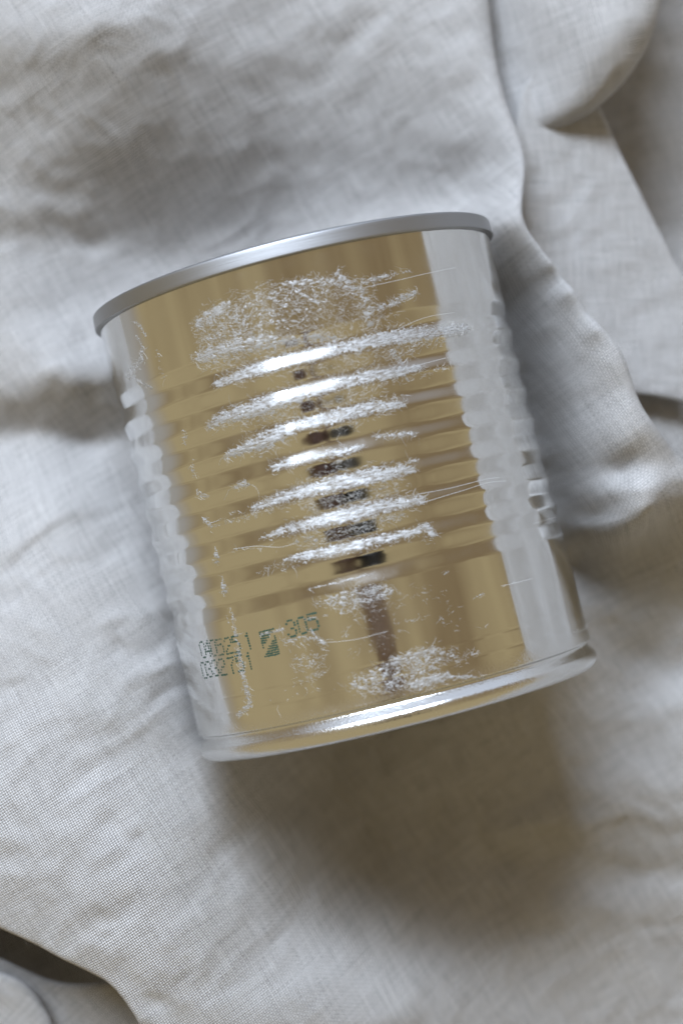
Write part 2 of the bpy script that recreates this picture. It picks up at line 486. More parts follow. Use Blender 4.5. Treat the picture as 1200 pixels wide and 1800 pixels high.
def make_sheet(name, box, step, hfun, poly_px, zpoly, rad, tail, parent=None, weave_rot=0.56, weave_off=(0, 0)):
    """a sheet of cloth; along the polygon's edge it turns over with radius `rad` and runs back underneath for `tail`"""
    x0, y1 = px2w(box[0], box[1], zpoly); x1, y0 = px2w(box[2], box[3], zpoly)
    nx = int((x1 - x0) / step); ny = int((y1 - y0) / step)
    X, Y = np.meshgrid(np.linspace(x0, x1, nx), np.linspace(y0, y1, ny))
    U, V = X.copy(), Y.copy()
    if poly_px is not None:
        pp = np.array([[*px2w(p[0], p[1], (p[2] * 1e-3 if len(p) > 2 else zpoly))] for p in poly_px])
        pw = smooth_poly(pp)
        sd, qx, qy = poly_signed(X, Y, pw)
        # smooth inward normal
        gx = np.gradient(sd, axis=1); gy = np.gradient(sd, axis=0)
        for _ in range(6):
            gx[1:-1, 1:-1] = (gx[1:-1, 1:-1] * 4 + gx[:-2, 1:-1] + gx[2:, 1:-1] + gx[1:-1, :-2] + gx[1:-1, 2:]) / 8
            gy[1:-1, 1:-1] = (gy[1:-1, 1:-1] * 4 + gy[:-2, 1:-1] + gy[2:, 1:-1] + gy[1:-1, :-2] + gy[1:-1, 2:]) / 8
        gl = np.hypot(gx, gy) + 1e-12; gx /= gl; gy /= gl
        if callable(rad): rad = rad(X, Y)
        arc = rad - sd                       # path length past the start of the roll
        al = np.clip(arc / rad, 0, math.pi)
        # target distance from the edge line (inside positive)
        under = np.maximum(arc - math.pi * rad, 0)
        tgt = np.where(arc > 0, rad - rad * np.sin(al) + under, sd)
        drop = np.where(arc > 0, rad * (1 - np.cos(al)), 0) + under * 0.25
        X2 = X + gx * (tgt - sd); Y2 = Y + gy * (tgt - sd)
        Z = hfun(X2, Y2) - drop
        keep = under < tail
        X, Y = X2, Y2
    else:
        Z = hfun(X, Y); keep = np.ones(X.shape, bool)
    idx = np.arange(nx * ny).reshape(ny, nx)
    f = np.stack([idx[:-1, :-1], idx[:-1, 1:], idx[1:, 1:], idx[1:, :-1]], -1).reshape(-1, 4)
    kf = (keep[:-1, :-1] & keep[:-1, 1:] & keep[1:, 1:] & keep[1:, :-1]).ravel()
    f = f[kf]
    used = np.zeros(nx * ny, bool); used[f.ravel()] = True
    remap = np.cumsum(used) - 1
    verts = np.stack([X.ravel(), Y.ravel(), Z.ravel()], 1)[used]
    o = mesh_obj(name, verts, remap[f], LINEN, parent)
    c, s_ = math.cos(weave_rot), math.sin(weave_rot)
    pitch = 0.00047
    uu = ((c * U + s_ * V) / pitch + weave_off[0]).ravel()[used]; vv = ((-s_ * U + c * V) / pitch + weave_off[1]).ravel()[used]
    uvl = o.data.uv_layers.new(name='weave')
    li = np.empty(len(o.data.loops), np.int32); o.data.loops.foreach_get('vertex_index', li)
    uvl.data.foreach_set('uv', np.stack([uu[li], vv[li]], 1).astype(np.float32).ravel())
    return o


tps = TPS(CTRL)


def h_main(x, y):
    z = np.maximum(tps(x, y), -0.048) + wrinkles(x, y) + crumple(x, y, 0, 0.7)
    return smin(z, can_floor(x, y), 0.0012)


MAIN_EDGE = [(-420, -420, -20), (840, -420, -25), (858, -60, -26), (866, 40, -25), (876, 110, -23), (893, 180, -21), (918, 238, -18), (924, 300, -17), (912, 352, -18), (914, 392, -9), (950, 432, -3), (1000, 486, 3), (1045, 556, 6), (1092, 610, 6),
             (1112, 668, 5), (1128, 715, 5), (1165, 765, 3), (1212, 815, 0), (1300, 890, -15), (1560, 1040, -20), (1560, 2220, -30), (330, 2220, 5), (262, 1850, 10), (243, 1798, 11), (226, 1768, 11), (196, 1729, 11), (150, 1704, 10), (100, 1682, 10), (50, 1658, 9), (0, 1636, 8), (-60, 1612, 6), (-420, 1480, 0)]
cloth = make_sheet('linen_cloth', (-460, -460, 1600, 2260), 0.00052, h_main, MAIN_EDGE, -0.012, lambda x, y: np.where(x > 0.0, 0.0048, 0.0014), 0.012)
cloth['label'] = 'crumpled pale grey linen cloth spread out under the tin can'
cloth['category'] = 'cloth'


def plane_h(pts):
    """gentle plane through three (px, py, z mm) points"""
    P = np.array([[*px2w(a, b, c * 1e-3), c * 1e-3] for a, b, c in pts])
    A = np.c_[P[:, :2], np.ones(3)]
    k = np.linalg.solve(A, P[:, 2])
    return lambda x, y: k[0] * x + k[1] * y + k[2]


# lowest layer of the same cloth, seen in the gaps; unseen ends raised for a pale mirror stripe and darker corner gap
pl0 = plane_h([(0, 0, -64), (1200, 100, -60), (600, 1800, -66)])
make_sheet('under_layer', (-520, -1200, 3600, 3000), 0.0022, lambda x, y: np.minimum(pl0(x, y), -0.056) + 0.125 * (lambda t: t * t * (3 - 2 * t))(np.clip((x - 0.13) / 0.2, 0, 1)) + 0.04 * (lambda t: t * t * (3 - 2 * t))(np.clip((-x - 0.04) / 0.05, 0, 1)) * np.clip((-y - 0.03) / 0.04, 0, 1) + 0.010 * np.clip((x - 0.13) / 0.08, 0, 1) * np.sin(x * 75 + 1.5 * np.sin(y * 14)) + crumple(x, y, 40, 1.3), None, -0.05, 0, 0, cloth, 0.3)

# flat middle layer on the right with its hem
pl1 = plane_h([(1000, 300, -30), (1200, 500, -33), (1000, 700, -27)])
MID_EDGE = [(900, 120), (1030, 120), (1060, 190), (1085, 245), (1112, 300), (1160, 395), (1205, 480), (1290, 620), (1320, 735), (1200, 706), (1140, 694), (1062, 690), (1020, 620), (960, 510), (905, 430)]
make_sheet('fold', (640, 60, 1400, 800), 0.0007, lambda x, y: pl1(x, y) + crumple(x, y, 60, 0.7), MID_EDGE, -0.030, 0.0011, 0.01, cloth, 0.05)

# layer showing below that hem
pl2 = plane_h([(1100, 700, -36), (1300, 760, -40), (1200, 1000, -40)])
make_sheet('fold', (900, 560, 1500, 1200), 0.0008, lambda x, y: pl2(x, y) + crumple(x, y, 80, 0.7), [(1080, 640), (1180, 650), (1215, 760), (1245, 900), (1260, 1000), (1120, 850)], -0.038, 0.002, 0.01, cloth, 0.5)

# plump roll in the upper right corner
ROLL_EDGE = [(700, -420), (1190, -420), (1172, -120), (1163, -10), (1150, 62), (1110, 130), (1058, 178), (1000, 204), (950, 218), (900, 226), (840, 215), (700, 150)]
roll_pts = TPS(np.array([(880, 60, -34), (900, 190, -33), (1000, 190, -24), (1060, 100, -14), (1090, 60, -12), (1120, 20, -13), (1000, 40, -20), (960, 120, -27), (1150, -60, -15), (1050, -120, -16), (900, -100, -30), (1130, 90, -17), (1060, 165, -20), (760, 100, -44), (760, -300, -40), (1150, -400, -20), (950, 210, -28)], float))
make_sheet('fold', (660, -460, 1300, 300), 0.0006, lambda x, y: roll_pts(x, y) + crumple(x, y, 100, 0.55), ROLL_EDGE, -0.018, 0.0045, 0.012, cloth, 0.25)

# layers peeping out at the lower left corner
pl3 = plane_h([(0, 1700, -12), (190, 1730, -14), (100, 1900, -16)])
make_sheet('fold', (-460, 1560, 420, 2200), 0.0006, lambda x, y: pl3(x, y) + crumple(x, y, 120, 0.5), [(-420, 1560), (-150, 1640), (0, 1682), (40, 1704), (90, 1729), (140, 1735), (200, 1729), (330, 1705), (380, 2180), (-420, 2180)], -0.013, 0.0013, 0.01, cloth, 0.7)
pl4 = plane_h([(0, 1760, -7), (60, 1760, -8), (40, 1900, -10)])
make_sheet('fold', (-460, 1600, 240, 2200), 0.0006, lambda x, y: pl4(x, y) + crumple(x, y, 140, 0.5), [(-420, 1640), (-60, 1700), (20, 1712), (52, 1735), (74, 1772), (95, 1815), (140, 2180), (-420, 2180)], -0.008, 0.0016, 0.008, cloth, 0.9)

# ================================================================ TIN CAN
can = bpy.data.objects.new('tin_can', None)
COL.objects.link(can)
can['label'] = 'ribbed shiny tin can lying on its side with torn white glue residue'
can['category'] = 'can'
origin = CC - AXV * H / 2
can.matrix_world = Matrix(((EV[0], -NV[0], AXV[0], origin[0]), (EV[1], -NV[1], AXV[1], origin[1]), (EV[2], -NV[2], AXV[2], origin[2]), (0, 0, 0, 1)))
can.empty_display_size = 0.02
# local frame: z from the lid end to the base, x to the right; -y is the side that faces the camera

RIB0, PITCH, RA = 22.3, 6.08, 0.295
BODY_PROFILE = [(3.2, 41.0), (17.0, 41.0)]
KS = 0.93


def rib_r(a):
    ph = 2 * math.pi * (a - RIB0) / PITCH
    w = np.arcsin(KS * np.sin(ph)) / math.asin(KS)
    r = 41.0 - RA * (1 - w)
    lo, hi = RIB0 - 0.75 * PITCH, RIB0 + 7.25 * PITCH
    return np.where((a > lo) & (a < hi), r, 41.0)


TAILP = np.array([(80, 41.0), (84, 41.02), (87.2, 41.08), (87.75, 41.08), (88.0, 40.95), (88.15, 40.6), (88.35, 40.35), (88.65, 40.28), (89.0, 40.42), (89.9, 41.05), (90.4, 41.4), (91.0, 41.58),
                  (91.6, 41.55), (92.3, 41.25), (92.9, 40.75), (93.3, 40.1), (93.5, 39.4), (93.4, 39.1), (93.0, 38.9)])


def body_r(a):
    """outer radius (mm) of the wall at axial position a (mm)"""
    a = np.asarray(a, float)
    r = rib_r(a)
    # two faint stress lines below the ribs
    for g, dpt in ((80.9, 0.02), (84.0, 0.02)):
        r = r - dpt * np.exp(-((a - g) / 0.22) ** 2)
    t = np.interp(a, TAILP[:17, 0], TAILP[:17, 1])
    return np.where(a > 80, np.minimum(r, 41.0) - 41.0 + t, r)


def lathe(name, prof, seg, mat, dent=0.0, caps=False):
    prof = np.asarray(prof, float) * 1e-3
    th = np.linspace(0, 2 * math.pi, seg, endpoint=False)
    A, T = np.meshgrid(prof[:, 0], th, indexing='ij')
    Rr = np.repeat(prof[:, 1][:, None], seg, 1)
    if dent:
        env = np.clip((A - 0.006) / 0.01, 0, 1) * np.clip((0.084 - A) / 0.01, 0, 1)
        k = 6
        n = fbm(np.cos(T) * 1.3 + A * 40, np.sin(T) * 1.3 + A * 23, 2, 5)
        Rr = Rr + dent * env * n
    V = np.stack([Rr * np.sin(T), -Rr * np.cos(T), A], -1).reshape(-1, 3)
    i = np.arange(len(prof) * seg).reshape(len(prof), seg)
    j = np.roll(i, -1, 1)
    F = np.stack([i[:-1], j[:-1], j[1:], i[1:]], -1).reshape(-1, 4)
    return mesh_obj(name, V, F, mat, can)


a_s = np.unique(np.concatenate([np.arange(3.0, 17, 0.5), np.arange(17, 67.2, 0.14), np.arange(67.2, 80, 0.4), np.arange(80, 87.2, 0.12)]))
# smooth the base bead with a Catmull-Rom through its points


def catmull(P, n):
    P = np.vstack([2 * P[0] - P[1], P, 2 * P[-1] - P[-2]])
    out = []
    for k in range(1, len(P) - 2):
        t = np.linspace(0, 1, n, endpoint=False)[:, None]
        p0, p1, p2, p3 = P[k - 1], P[k], P[k + 1], P[k + 2]
        out.append(0.5 * (2 * p1 + (p2 - p0) * t + (2 * p0 - 5 * p1 + 4 * p2 - p3) * t ** 2 + (3 * p1 - p0 - 3 * p2 + p3) * t ** 3))
    out.append(P[-2][None])
    return np.vstack(out)


bead = catmull(TAILP[2:], 6)
upper = np.stack([a_s[a_s < 87.1], body_r(a_s[a_s < 87.1])], 1)
body = lathe('body', np.vstack([upper, bead]), 320, TIN, 0.00010)
seam_prof = catmull(np.array([(4.6, 39.0), (1.2, 39.2), (0.25, 39.5), (0.0, 40.1), (0.05, 40.8), (0.22, 41.45), (0.45, 41.78), (0.8, 41.87), (1.8, 41.92), (2.95, 41.97), (3.25, 41.95), (3.4, 41.8), (3.42, 41.4), (3.4, 40.8)]), 6)
seam = lathe('seam', seam_prof, 320, SEAM)
lid_prof = [(4.6, 39.0), (4.9, 38.5), (4.9, 37.8), (4.2, 37.0), (4.2, 34), (4.6, 33.4), (4.6, 26), (4.2, 25.4), (4.2, 0.01)]
lathe('lid', lid_prof, 160, SEAM)
base_prof = [(93.0, 38.9), (90.6, 38.5), (90.2, 38.0), (90.6, 37.0), (90.6, 30), (90.1, 29.4), (90.1, 20), (90.6, 19.4), (90.6, 0.01)]
lathe('base', base_prof, 160, TIN)


def surf_pt(a, th, lift=0.0):
    """local coordinates on the can wall; a in mm, lift in mm"""
    r = (body_r(a) + lift) * 1e-3
    return np.stack([r * np.sin(th), -r * np.cos(th), np.asarray(a) * 1e-3], -1)


def surf2px(a, th):
    P = surf_pt(a, th)
    W = origin + P[..., :1] * EV + P[..., 1:2] * (-NV) + P[..., 2:] * AXV
    k = D / (D - W[..., 2])
    return 600 + W[..., 0] * k / S, 900 - W[..., 1] * k / S


# ---------------------------------------------------------------- glue residue
# groups of strokes on the wall, given where they lie in the photograph's pixels and laid onto the can's surface
# stroke: list of (x, y, half width), coverage
def poly_density(X, Y, pts, soft):
    sd, _, _ = poly_signed(X, Y, np.array(pts, float))
    return np.clip(0.5 + sd / soft, 0, 1)


def stroke_density(X, Y, pts):
    out = np.zeros_like(X)
    for (x0, y0, w0), (x1, y1, w1) in zip(pts[:-1], pts[1:]):
        d, t = seg_dist(X, Y, x0, y0, x1, y1)
        w = w0 + (w1 - w0) * t
        out = np.maximum(out, np.clip(1.35 - d / np.maximum(w, 0.5) * 0.85, 0, 1))
    return out


GROUPS = [
    # upper fluffy patch
    dict(poly=[([(345, 575), (362, 545), (400, 528), (450, 508), (520, 493), (600, 483), (640, 500), (662, 540), (690, 556), (665, 575), (600, 580), (590, 596), (520, 618), (440, 636), (390, 652), (352, 640)], 26, 0.55)],
         strokes=[([(350, 570, 10), (380, 548, 14), (400, 535, 8)], 0.9), ([(350, 630, 10), (400, 612, 20), (450, 602, 20), (520, 598, 14), (590, 592, 10)], 0.85), ([(600, 490, 10), (640, 520, 16), (650, 570, 12)], 0.8),
                  ([(500, 498, 6), (560, 494, 9), (610, 500, 12)], 0.75), ([(520, 512, 3), (560, 533, 4)], 1.0), ([(470, 560, 20), (540, 540, 24)], 0.35),
                  ([(585, 490, 5), (597, 473, 3)], 0.9), ([(640, 497, 7), (660, 490, 4), (697, 480, 3)], 0.8), ([(708, 478, 2), (724, 476, 3)], 0.7), ([(645, 548, 9), (690, 532, 7), (728, 514, 6)], 0.85), ([(590, 610, 18), (520, 620, 12)], 0.45)], fib=7.0),
    # streak on each rib, from the lid end down
    dict(strokes=[([(380, 675, 6), (420, 660, 11), (470, 644, 14), (540, 626, 16), (600, 612, 17), (680, 594, 17), (740, 588, 14), (818, 577, 9)], 1.0), ([(700, 600, 14), (770, 590, 14)], 0.7),
                  ([(505, 655, 9), (580, 640, 13), (650, 628, 13), (720, 622, 8)], 0.42), ([(560, 596, 10), (592, 600, 14)], 0.8)], fib=6.0),
    dict(strokes=[([(368, 748, 7), (400, 732, 13), (440, 722, 17), (520, 694, 17), (600, 674, 16), (650, 662, 15), (700, 655, 11), (735, 646, 7)], 1.0), ([(430, 738, 14), (520, 716, 13), (620, 694, 12), (665, 688, 7)], 0.45),
                  ([(690, 620, 8), (708, 640, 4), (716, 668, 5)], 0.8), ([(745, 655, 8), (790, 645, 3)], 0.4)], fib=6.5),
    dict(strokes=[([(398, 802, 6), (430, 788, 10), (470, 772, 17), (520, 748, 14), (600, 728, 16), (660, 714, 14), (708, 712, 6)], 1.0), ([(615, 690, 5), (614, 740, 5)], 0.7), ([(450, 790, 12), (490, 782, 6)], 0.6), ([(600, 752, 6), (625, 745, 8)], 0.5), ([(690, 700, 3), (712, 695, 2)], 0.7)], fib=6.5),
    dict(strokes=[([(480, 822, 8), (510, 812, 10), (560, 800, 8), (615, 793, 8), (640, 783, 3)], 0.95), ([(655, 768, 3), (700, 764, 5), (728, 762, 5)], 0.75), ([(540, 832, 8), (600, 815, 8)], 0.3), ([(585, 815, 4), (600, 810, 3)], 0.8)], fib=5.0),
    dict(strokes=[([(445, 893, 5), (480, 880, 10), (540, 862, 15), (600, 848, 17), (660, 836, 16), (710, 826, 11), (728, 828, 5)], 1.0), ([(540, 892, 8), (600, 880, 14), (660, 866, 14), (705, 852, 9)], 0.5), ([(408, 905, 5), (440, 897, 6), (500, 890, 6)], 0.42),
                  ([(710, 815, 3), (735, 808, 3)], 0.7), ([(413, 857, 3), (428, 850, 8), (438, 852, 3)], 0.85)], fib=6.0),
    dict(strokes=[([(460, 945, 3), (500, 932, 8), (560, 917, 14), (620, 902, 15), (690, 887, 14), (742, 880, 8)], 1.0), ([(520, 955, 7), (580, 940, 13), (650, 924, 13), (705, 905, 8)], 0.55), ([(400, 917, 3), (450, 908, 4)], 0.5), ([(410, 968, 2), (470, 962, 2), (500, 966, 2)], 0.5)], fib=6.0),
    dict(strokes=[([(500, 985, 3), (540, 976, 10), (600, 964, 11), (660, 951, 10), (720, 938, 9), (748, 925, 7), (760, 940, 7)], 1.0), ([(455, 1005, 4), (500, 995, 6), (545, 985, 6)], 0.45), ([(752, 945, 8), (760, 952, 6)], 0.5), ([(540, 1036, 1.6), (600, 1022, 2), (655, 1008, 2)], 0.75)], fib=4.5),
    # patches below the ribs
    dict(poly=[([(542, 1068), (570, 1050), (610, 1034), (660, 1023), (695, 1030), (698, 1050), (650, 1062), (610, 1072), (580, 1066)], 16, 0.72)], strokes=[([(600, 1075, 6), (640, 1062, 8)], 0.6), ([(640, 1080, 20), (690, 1050, 20)], 0.28)], fib=5.0),
    dict(strokes=[([(505, 1128, 6), (545, 1120, 9), (572, 1132, 5)], 0.62), ([(528, 1165, 14), (560, 1160, 14)], 0.55), ([(530, 1195, 8), (570, 1182, 6)], 0.55), ([(545, 1105, 1.5), (556, 1122, 3), (570, 1132, 4)], 1.0), ([(458, 1116, 3), (498, 1106, 3)], 0.85), ([(535, 1090, 2), (575, 1080, 2)], 0.8), ([(612, 1105, 5), (606, 1122, 5)], 0.55)], fib=3.0),
    dict(poly=[([(600, 1208), (622, 1186), (660, 1168), (700, 1150), (760, 1134), (800, 1140), (812, 1155), (770, 1172), (790, 1200), (745, 1215), (690, 1218), (640, 1222)], 18, 0.66)], strokes=[([(690, 1165, 12), (760, 1145, 12)], 0.85), ([(730, 1205, 10), (785, 1188, 10)], 0.95), ([(650, 1212, 10), (720, 1195, 8)], 0.6), ([(790, 1190, 3), (830, 1190, 3), (852, 1194, 3)], 0.95), ([(800, 1165, 10), (830, 1150, 8)], 0.38)], fib=4.0),
    dict(strokes=[([(740, 1040, 18), (790, 1060, 14), (795, 1110, 9)], 0.27), ([(660, 1130, 18), (690, 1110, 18)], 0.3), ([(690, 1098, 3), (745, 1086, 4)], 0.5), ([(775, 1085, 5), (782, 1100, 4)], 0.6), ([(620, 1140, 8), (630, 1170, 6)], 0.35)], fib=1.5),
    dict(strokes=[([(500, 1215, 10), (600, 1205, 10)], 0.25), ([(560, 1195, 14), (520, 1150, 10)], 0.2), ([(440, 1240, 8), (520, 1228, 6)], 0.14)], fib=0.8),
    # marks left of the code column
    dict(strokes=[([(236, 566, 3), (246, 572, 3), (256, 590, 2.5)], 0.9), ([(240, 590, 3), (250, 610, 4), (248, 632, 5), (232, 652, 7), (226, 664, 6)], 0.8), ([(228, 664, 3), (250, 672, 3), (266, 682, 3)], 0.75), ([(274, 612, 3), (282, 640, 3), (290, 668, 4)], 0.42)], fib=2.0),
    dict(strokes=[([(322, 755, 3), (324, 770, 6), (326, 782, 3)], 0.62)], fib=2.0),
    dict(strokes=[([(340, 806, 2), (338, 822, 5), (342, 838, 3)], 0.62)], fib=2.0),
    dict(strokes=[([(346, 858, 3), (352, 870, 6), (366, 872, 4)], 0.72)], fib=2.0),
    dict(strokes=[([(358, 912, 4), (372, 926, 6), (385, 922, 3)], 0.75)], fib=2.0),
    dict(strokes=[([(378, 962, 1.5), (380, 975, 4), (380, 986, 6)], 0.85)], fib=2.0),
    dict(strokes=[([(391, 1013, 1.5), (392, 1028, 4), (395, 1040, 7)], 0.85)], fib=2.0),
    dict(strokes=[([(405, 1066, 1.5), (412, 1100, 5), (418, 1140, 5), (428, 1190, 6), (440, 1240, 7)], 0.78), ([(398, 1080, 1.5), (402, 1098, 2)], 0.8), ([(438, 1240, 5), (420, 1256, 5)], 0.95)], fib=2.2),
    # specks on the right
    dict(strokes=[([(832, 1052, 2), (850, 1043, 2)], 0.85), ([(836, 1107, 1.5), (858, 1103, 1.5)], 0.6), ([(875, 1032, 1.3), (930, 1017, 1.3)], 0.7), ([(780, 1010, 1.5), (790, 1003, 2)], 0.7), ([(1008, 1110, 1.2), (1030, 1100, 1.2)], 0.7), ([(760, 950, 2), (770, 940, 2)], 0.6)], fib=1.5),
]
CELL = 0.11     # mm


def build_residue(g, seed):
    rng = np.random.default_rng(100 + seed)
    pts = [p for poly in g.get('poly', []) for p in poly[0]]
    pts += [(x + dx * w * 2, y + dy * w * 2) for st in g.get('strokes', []) for (x, y, w) in st[0] for dx in (-1, 1) for dy in (-1, 1)]
    sp = np.array([px2surf(*p) for p in pts])
    a0, a1 = sp[:, 0].min() - 1, sp[:, 0].max() + 1
    t0, t1 = sp[:, 1].min() - 0.03, sp[:, 1].max() + 0.03
    na = int((a1 - a0) / CELL); ntt = int((t1 - t0) * 41 / CELL)
    Tm, Am = np.meshgrid(np.linspace(t0, t1, ntt), np.linspace(a0, a1, na))
    X, Y = surf2px(Am, Tm)
    rho = np.zeros_like(X)
    for p, soft, dens in g.get('poly', []):
        rho = np.maximum(rho, poly_density(X, Y, p, soft) * dens)
    for st, dens in g.get('strokes', []):
        rho = np.maximum(rho, stroke_density(X, Y, st) * dens)
    s_mm = Tm * 41
    # fibrous break-up, longer round the can than along it
    cs, sn = math.cos(0.25), math.sin(0.25)
    u = s_mm * cs + Am * sn; v = -s_mm * sn + Am * cs
    n1 = fbm(u * 0.6, v * 1.0, 3, seed * 7 + 1, 0.6)
    n2 = vnoise(u * 1.5, v * 5.0, seed * 7 + 2) + 0.8 * vnoise(u * 3.3 + 3, v * 3.0, seed * 7 + 3)
    brk = 0.8 * n1 + 0.55 * n2 + 0.18 * rng.normal(size=X.shape)
    mask = rho + 0.62 * brk > 0.64
    mask &= rho > 0.06
    # film height: matted ridges
    hgt = 0.03 + 0.05 * np.abs(vnoise(u * 0.9, v * 3.0, seed + 50)) + 0.03 * np.abs(vnoise(u * 2.2 + 4, v * 3.2, seed + 51)) + 0.004 * rng.random(X.shape)
    hgt *= 0.6 + 0.6 * np.clip(rho, 0, 1)
    if g.get('thin'): hgt *= 0.5
    idx = np.arange(na * ntt).reshape(na, ntt)
    f = np.stack([idx[:-1, :-1], idx[:-1, 1:], idx[1:, 1:], idx[1:, :-1]], -1).reshape(-1, 4)
    mc = mask[:-1, :-1] & mask[1:, 1:] | (mask[:-1, 1:] & mask[1:, :-1])
    # rim vertices of the film come down onto the metal
    full = mc.astype(int)
    cnt = np.zeros((na, ntt), int)
    cnt[:-1, :-1] += full; cnt[:-1, 1:] += full; cnt[1:, 1:] += full; cnt[1:, :-1] += full
    hgt = np.where(cnt >= 4, hgt, 0.004)
    f = f[mc.ravel()]
    V = surf_pt(Am, Tm, hgt).reshape(-1, 3)
    used = np.zeros(len(V), bool); used[f.ravel()] = True
    remap = np.cumsum(used) - 1
    film = None
    if len(f):
        film = mesh_obj('glue_residue', V[used], remap[f], GLUE, can, smooth=True)
    # loose fibres standing up from the film
    w = np.clip(rho, 0, 1) * (1.15 - 0.75 * np.clip(rho, 0, 1) ** 2)
    area = w.sum() * CELL * CELL
    nfib = int(area * g.get('fib', 4) * 1.8)
    if nfib and film:
        pick = rng.choice(w.size, nfib, p=(w / w.sum()).ravel())
        fa = Am.ravel()[pick] + rng.normal(0, 0.15, nfib); fs = s_mm.ravel()[pick] + rng.normal(0, 0.15, nfib)
        ang = rng.normal(0.2, 0.55, nfib) + np.where(rng.random(nfib) < 0.5, math.pi, 0)
        length = 0.3 + rng.gamma(1.6, 0.36, nfib)
        curl = rng.normal(0, 0.9, nfib)
        lift = np.abs(rng.normal(0.03, 0.06, nfib)) + 0.01
        K = 6
        wid = rng.uniform(0.009, 0.024, nfib)
        VV = np.zeros((nfib, K, 2, 3))
        ca, cs_ = fa.copy(), fs.copy(); an = ang.copy()
        for k in range(K):
            tk = k / (K - 1)
            lf = 0.03 + lift * 4 * tk * (1 - 0.55 * tk)
            wk = wid * (1.0 - 0.6 * tk)
            for q, sgn in ((0, -1), (1, 1)):
                VV[:, k, q] = surf_pt(ca + sgn * wk * np.cos(an), (cs_ - sgn * wk * np.sin(an)) / 41, lf + sgn * 0.012)
            ca = ca + length / (K - 1) * np.sin(an); cs_ = cs_ + length / (K - 1) * np.cos(an)
            an = an + curl / (K - 1) + rng.normal(0, 0.25, nfib)
        base = (np.arange(nfib) * K * 2)[:, None] + (np.arange(K - 1) * 2)[None]
        F = np.stack([base, base + 1, base + 3, base + 2], -1).reshape(-1, 4)
        fo = mesh_obj('fibres', VV.reshape(-1, 3), F, FIBRE, film, smooth=True)
        fo['kind'] = 'stuff'
    return film


for gi, g in enumerate(GROUPS):
    build_residue(g, gi)


# long single hairs drawn across the wall
def hair(pts, wid=0.03):
    P = catmull(np.array([px2surf(*p) for p in pts]), 8)
    a, t = P[:, 0], P[:, 1]
    n = len(P)
    da = np.gradient(a); ds = np.gradient(t * 41); l = np.hypot(da, ds) + 1e-9
    V = np.stack([surf_pt(a + sg * wid * ds / l, t - sg * wid * da / l / 41, 0.06 + sg * 0.01) for sg in (-1, 1)], 1).reshape(-1, 3)
    i = np.arange(n - 1) * 2
    mesh_obj('hair', V, np.stack([i, i + 1, i + 3, i + 2], -1), FIBRE, can)


for hp in ([(742, 884), (780, 872), (820, 860), (858, 848), (890, 845)], [(735, 868), (790, 858), (850, 843), (880, 838)], [(700, 652), (740, 640), (785, 628)], [(612, 690), (610, 720), (616, 745)], [(598, 760), (592, 772), (600, 780)],
           [(735, 880), (728, 868), (732, 858)], [(410, 965), (450, 960), (490, 962), (520, 955)], [(640, 505), (700, 492), (760, 478), (800, 470)], [(420, 640), (470, 655), (500, 648)], [(655, 600), (740, 560), (800, 548)],
           [(880, 1030), (905, 1025), (935, 1017)], [(1005, 1112), (1018, 1110), (1032, 1102)], [(940, 920), (960, 914), (980, 908)], [(560, 1130), (620, 1125), (680, 1110)]):
    hair(hp, 0.022)

# ---------------------------------------------------------------- dot-matrix code in green ink
FONT = {
    '0': ["01110", "10001", "10001", "10001", "10001", "10001", "01110"],
    '1': ["00100", "01100", "00100", "00100", "00100", "00100", "00100"],
    '2': ["01110", "10001", "00001", "00110", "01000", "10000", "11111"],
    '3': ["01110", "10001", "00001", "00110", "00001", "10001", "01110"],
    '4': ["00010", "00110", "01010", "10010", "11111", "00010", "00010"],
    '5': ["11111", "10000", "11110", "00001", "00001", "00001", "11110"],
    '7': ["11111", "00001", "00010", "00100", "00100", "00100", "00100"],
}
_dot = [(math.cos(q * math.pi / 4), math.sin(q * math.pi / 4)) for q in range(8)]


def dots_mesh(name, dots, rad):
    """dots: list of (a mm, arc mm)"""
    rng = np.random.default_rng(len(dots))
    V, F = [], []
    for a, s_ in dots:
        a += rng.normal(0, 0.03); s_ += rng.normal(0, 0.03); r = rad * rng.uniform(0.8, 1.12)
        b = len(V)
        for cx_, sx_ in _dot:
            V.append(surf_pt(np.array(a + r * cx_), np.array((s_ + r * sx_ * 1.05) / 41), 0.022))
        F.append([b, b + 1, b + 2, b + 3]); F.append([b, b + 3, b + 4, b + 7]); F.append([b + 4, b + 5, b + 6, b + 7])
    return mesh_obj(name, np.array(V), np.array(F), INK, can, smooth=False)


def char_dots(ch, px, py, cp=0.47, rp=0.50):
    a, t = px2surf(px, py)
    s0 = t * 41
    return [(a + r * rp, s0 + c * cp) for r, row in enumerate(FONT[ch]) for c, b in enumerate(row) if b == '1']


line1 = [('0', 349.5, 1130), ('4', 358, 1128), ('0', 367.5, 1127), ('5', 379, 1125.5), ('2', 393, 1123), ('5', 407, 1120), ('1', 428, 1114.5)]
line2 = [('0', 352, 1166), ('3', 360.5, 1164), ('3', 371, 1162), ('2', 383, 1160.5), ('7', 399, 1157.5), ('5', 413.5, 1153.8), ('1', 430, 1150)]
line3 = [('3', 502, 1093), ('0', 521, 1087.5), ('5', 540, 1081)]
for ln in (line1, line2, line3):
    d = []
    for ch, x, y in ln:
        d += char_dots(ch, x, y, 0.40 if x > 395 else 0.44)
    dots_mesh('printed_code', d, 0.225)
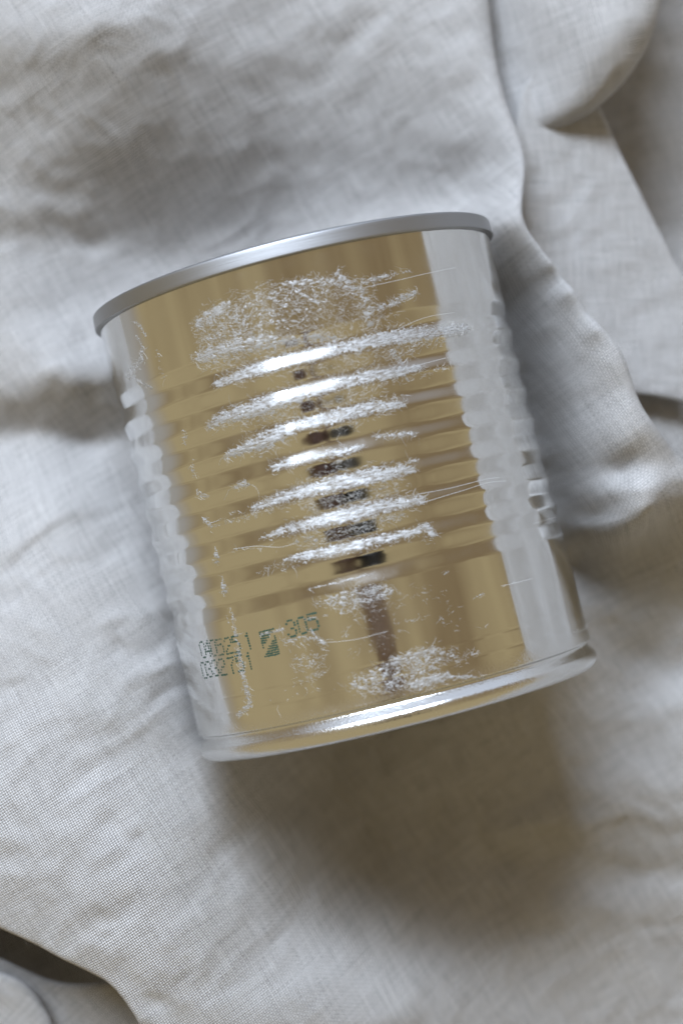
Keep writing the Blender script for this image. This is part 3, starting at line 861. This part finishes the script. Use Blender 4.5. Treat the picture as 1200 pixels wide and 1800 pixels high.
# square mark split by a stepped diagonal
MARK = ["1111111111",
        "1111111110",
        "1111111000",
        "1111110001",
        "1111000001",
        "1110000111",
        "1000001111",
        "1000111111",
        "0001111111",
        "0011111111",
        "0111111111",
        "1111111111"]
a0, t0 = px2surf(456, 1111.5)
dots_mesh('printed_mark', [(a0 + r * 0.43, t0 * 41 + c * 0.345) for r, row in enumerate(MARK) for c, b in enumerate(row) if b == '1'], 0.19)

# red paint speck by the base
ra, rt = px2surf(573, 1258)
RV = []; ang = np.linspace(0, 2 * math.pi, 12, endpoint=False)
rad = np.array([1, .7, .5, .6, .9, 1.2, 1.0, .6, .45, .6, .8, 1.1])
RV = surf_pt(ra + 0.12 * rad * np.sin(ang), rt + 0.5 * rad * np.cos(ang) / 41, 0.02)
mesh_obj('paint_speck', RV, np.array([[0, 1, 2, 3], [0, 3, 4, 11], [4, 5, 6, 11], [6, 7, 10, 11], [7, 8, 9, 10]]), RED, can, smooth=False)


# ================================================================ added unseen camera rig; its dark boxes darken the rib reflections
def rounded_box(name, size, loc, mat, parent, bev=0.008, rot=0.0):
    import bmesh
    bm = bmesh.new()
    bmesh.ops.create_cube(bm, size=1)
    bmesh.ops.scale(bm, vec=size, verts=bm.verts)
    bmesh.ops.bevel(bm, geom=bm.edges[:] + bm.verts[:], offset=bev, segments=3, affect='EDGES')
    me = bpy.data.meshes.new(name); bm.to_mesh(me); bm.free()
    for p in me.polygons: p.use_smooth = True
    me.materials.append(mat)
    o = bpy.data.objects.new(name, me); COL.objects.link(o)
    o.parent = parent; o.location = loc; o.rotation_euler = (0, 0, rot)
    return o


BLACK = mat_plain('plain black', (0.012, 0.012, 0.014), 0.5)  # black of the added box
BROWN = mat_plain('dark brown', (0.10, 0.045, 0.028), 0.5)  # brown of the added box
pc = bpy.data.objects.new('added_camera_rig', None); COL.objects.link(pc)
pc.location = (0, 0, D + 0.012)
pc['label'] = 'added unseen rig with dark brown case mirrored dark in the can ribs'
pc['category'] = 'camera'
DUSK = mat_plain('mid brown rig', (0.38, 0.26, 0.18), 0.5)  # mid brown shared by the added rig's body, bar and barrel
rounded_box('body', (0.115, 0.10, 0.06), (0.0, -0.01, 0.075), DUSK, pc, 0.028)
rounded_box('added_arm', (0.022, 0.20, 0.02), (0.012, -0.13, 0.10), DUSK, pc, 0.004)  # bar added to join the boxes to the body
rounded_box('added_box_brown', (0.15, 0.16, 0.09), (-0.030, -0.21, 0.09), BROWN, pc, 0.044, 0.35)  # box added out of view for a brown reflection in the ribs
rounded_box('added_box_black', (0.14, 0.15, 0.08), (0.100, -0.20, 0.085), BLACK, pc, 0.039, -0.4)  # box added out of view for a black reflection in the ribs
ring = []
for z_, r_ in ((0.05, 0.028), (0.05, 0.031), (0.0, 0.031), (0.0, 0.028), (0.01, 0.022), (0.012, 0.0)):
    ring.append((z_, r_))
th = np.linspace(0, 2 * math.pi, 48, endpoint=False)
V = np.array([[r_ * math.cos(t), r_ * math.sin(t), z_] for z_, r_ in ring for t in th])
i = np.arange(len(ring) * 48).reshape(len(ring), 48); j = np.roll(i, -1, 1)
mesh_obj('lens', V, np.stack([i[:-1], j[:-1], j[1:], i[1:]], -1).reshape(-1, 4), DUSK, pc)


# loose threads along the raw edge at the lower left
rng = np.random.default_rng(3)
for tx, ty in ((66, 1666), (108, 1687), (118, 1691), (150, 1705), (172, 1717), (40, 1655)):
    z0 = 0.008
    x0, y0 = px2w(tx, ty - 6, z0)
    n = 7
    L_ = rng.uniform(0.0012, 0.0026); a_ = rng.normal(-1.35, 0.35); bend = rng.normal(0, 0.8)
    P = [np.array([x0, y0, z0 - 0.0006])]
    for k in range(n - 1):
        P.append(P[-1] + np.array([math.cos(a_), math.sin(a_), -0.35]) * L_ / n); a_ += bend / n
    P = np.array(P)
    w_ = np.linspace(0.00005, 0.00002, n)[:, None]
    ring = [(1, 0, 0), (-0.5, 0, 0.87), (-0.5, 0, -0.87)]
    V = np.stack([P + w_ * np.array(r_) for r_ in ring], 1).reshape(-1, 3)
    F = [[k * 3 + q, k * 3 + (q + 1) % 3, k * 3 + 3 + (q + 1) % 3, k * 3 + 3 + q] for k in range(n - 1) for q in range(3)]
    mesh_obj('loose_thread', V, np.array(F), FIBRE, cloth)
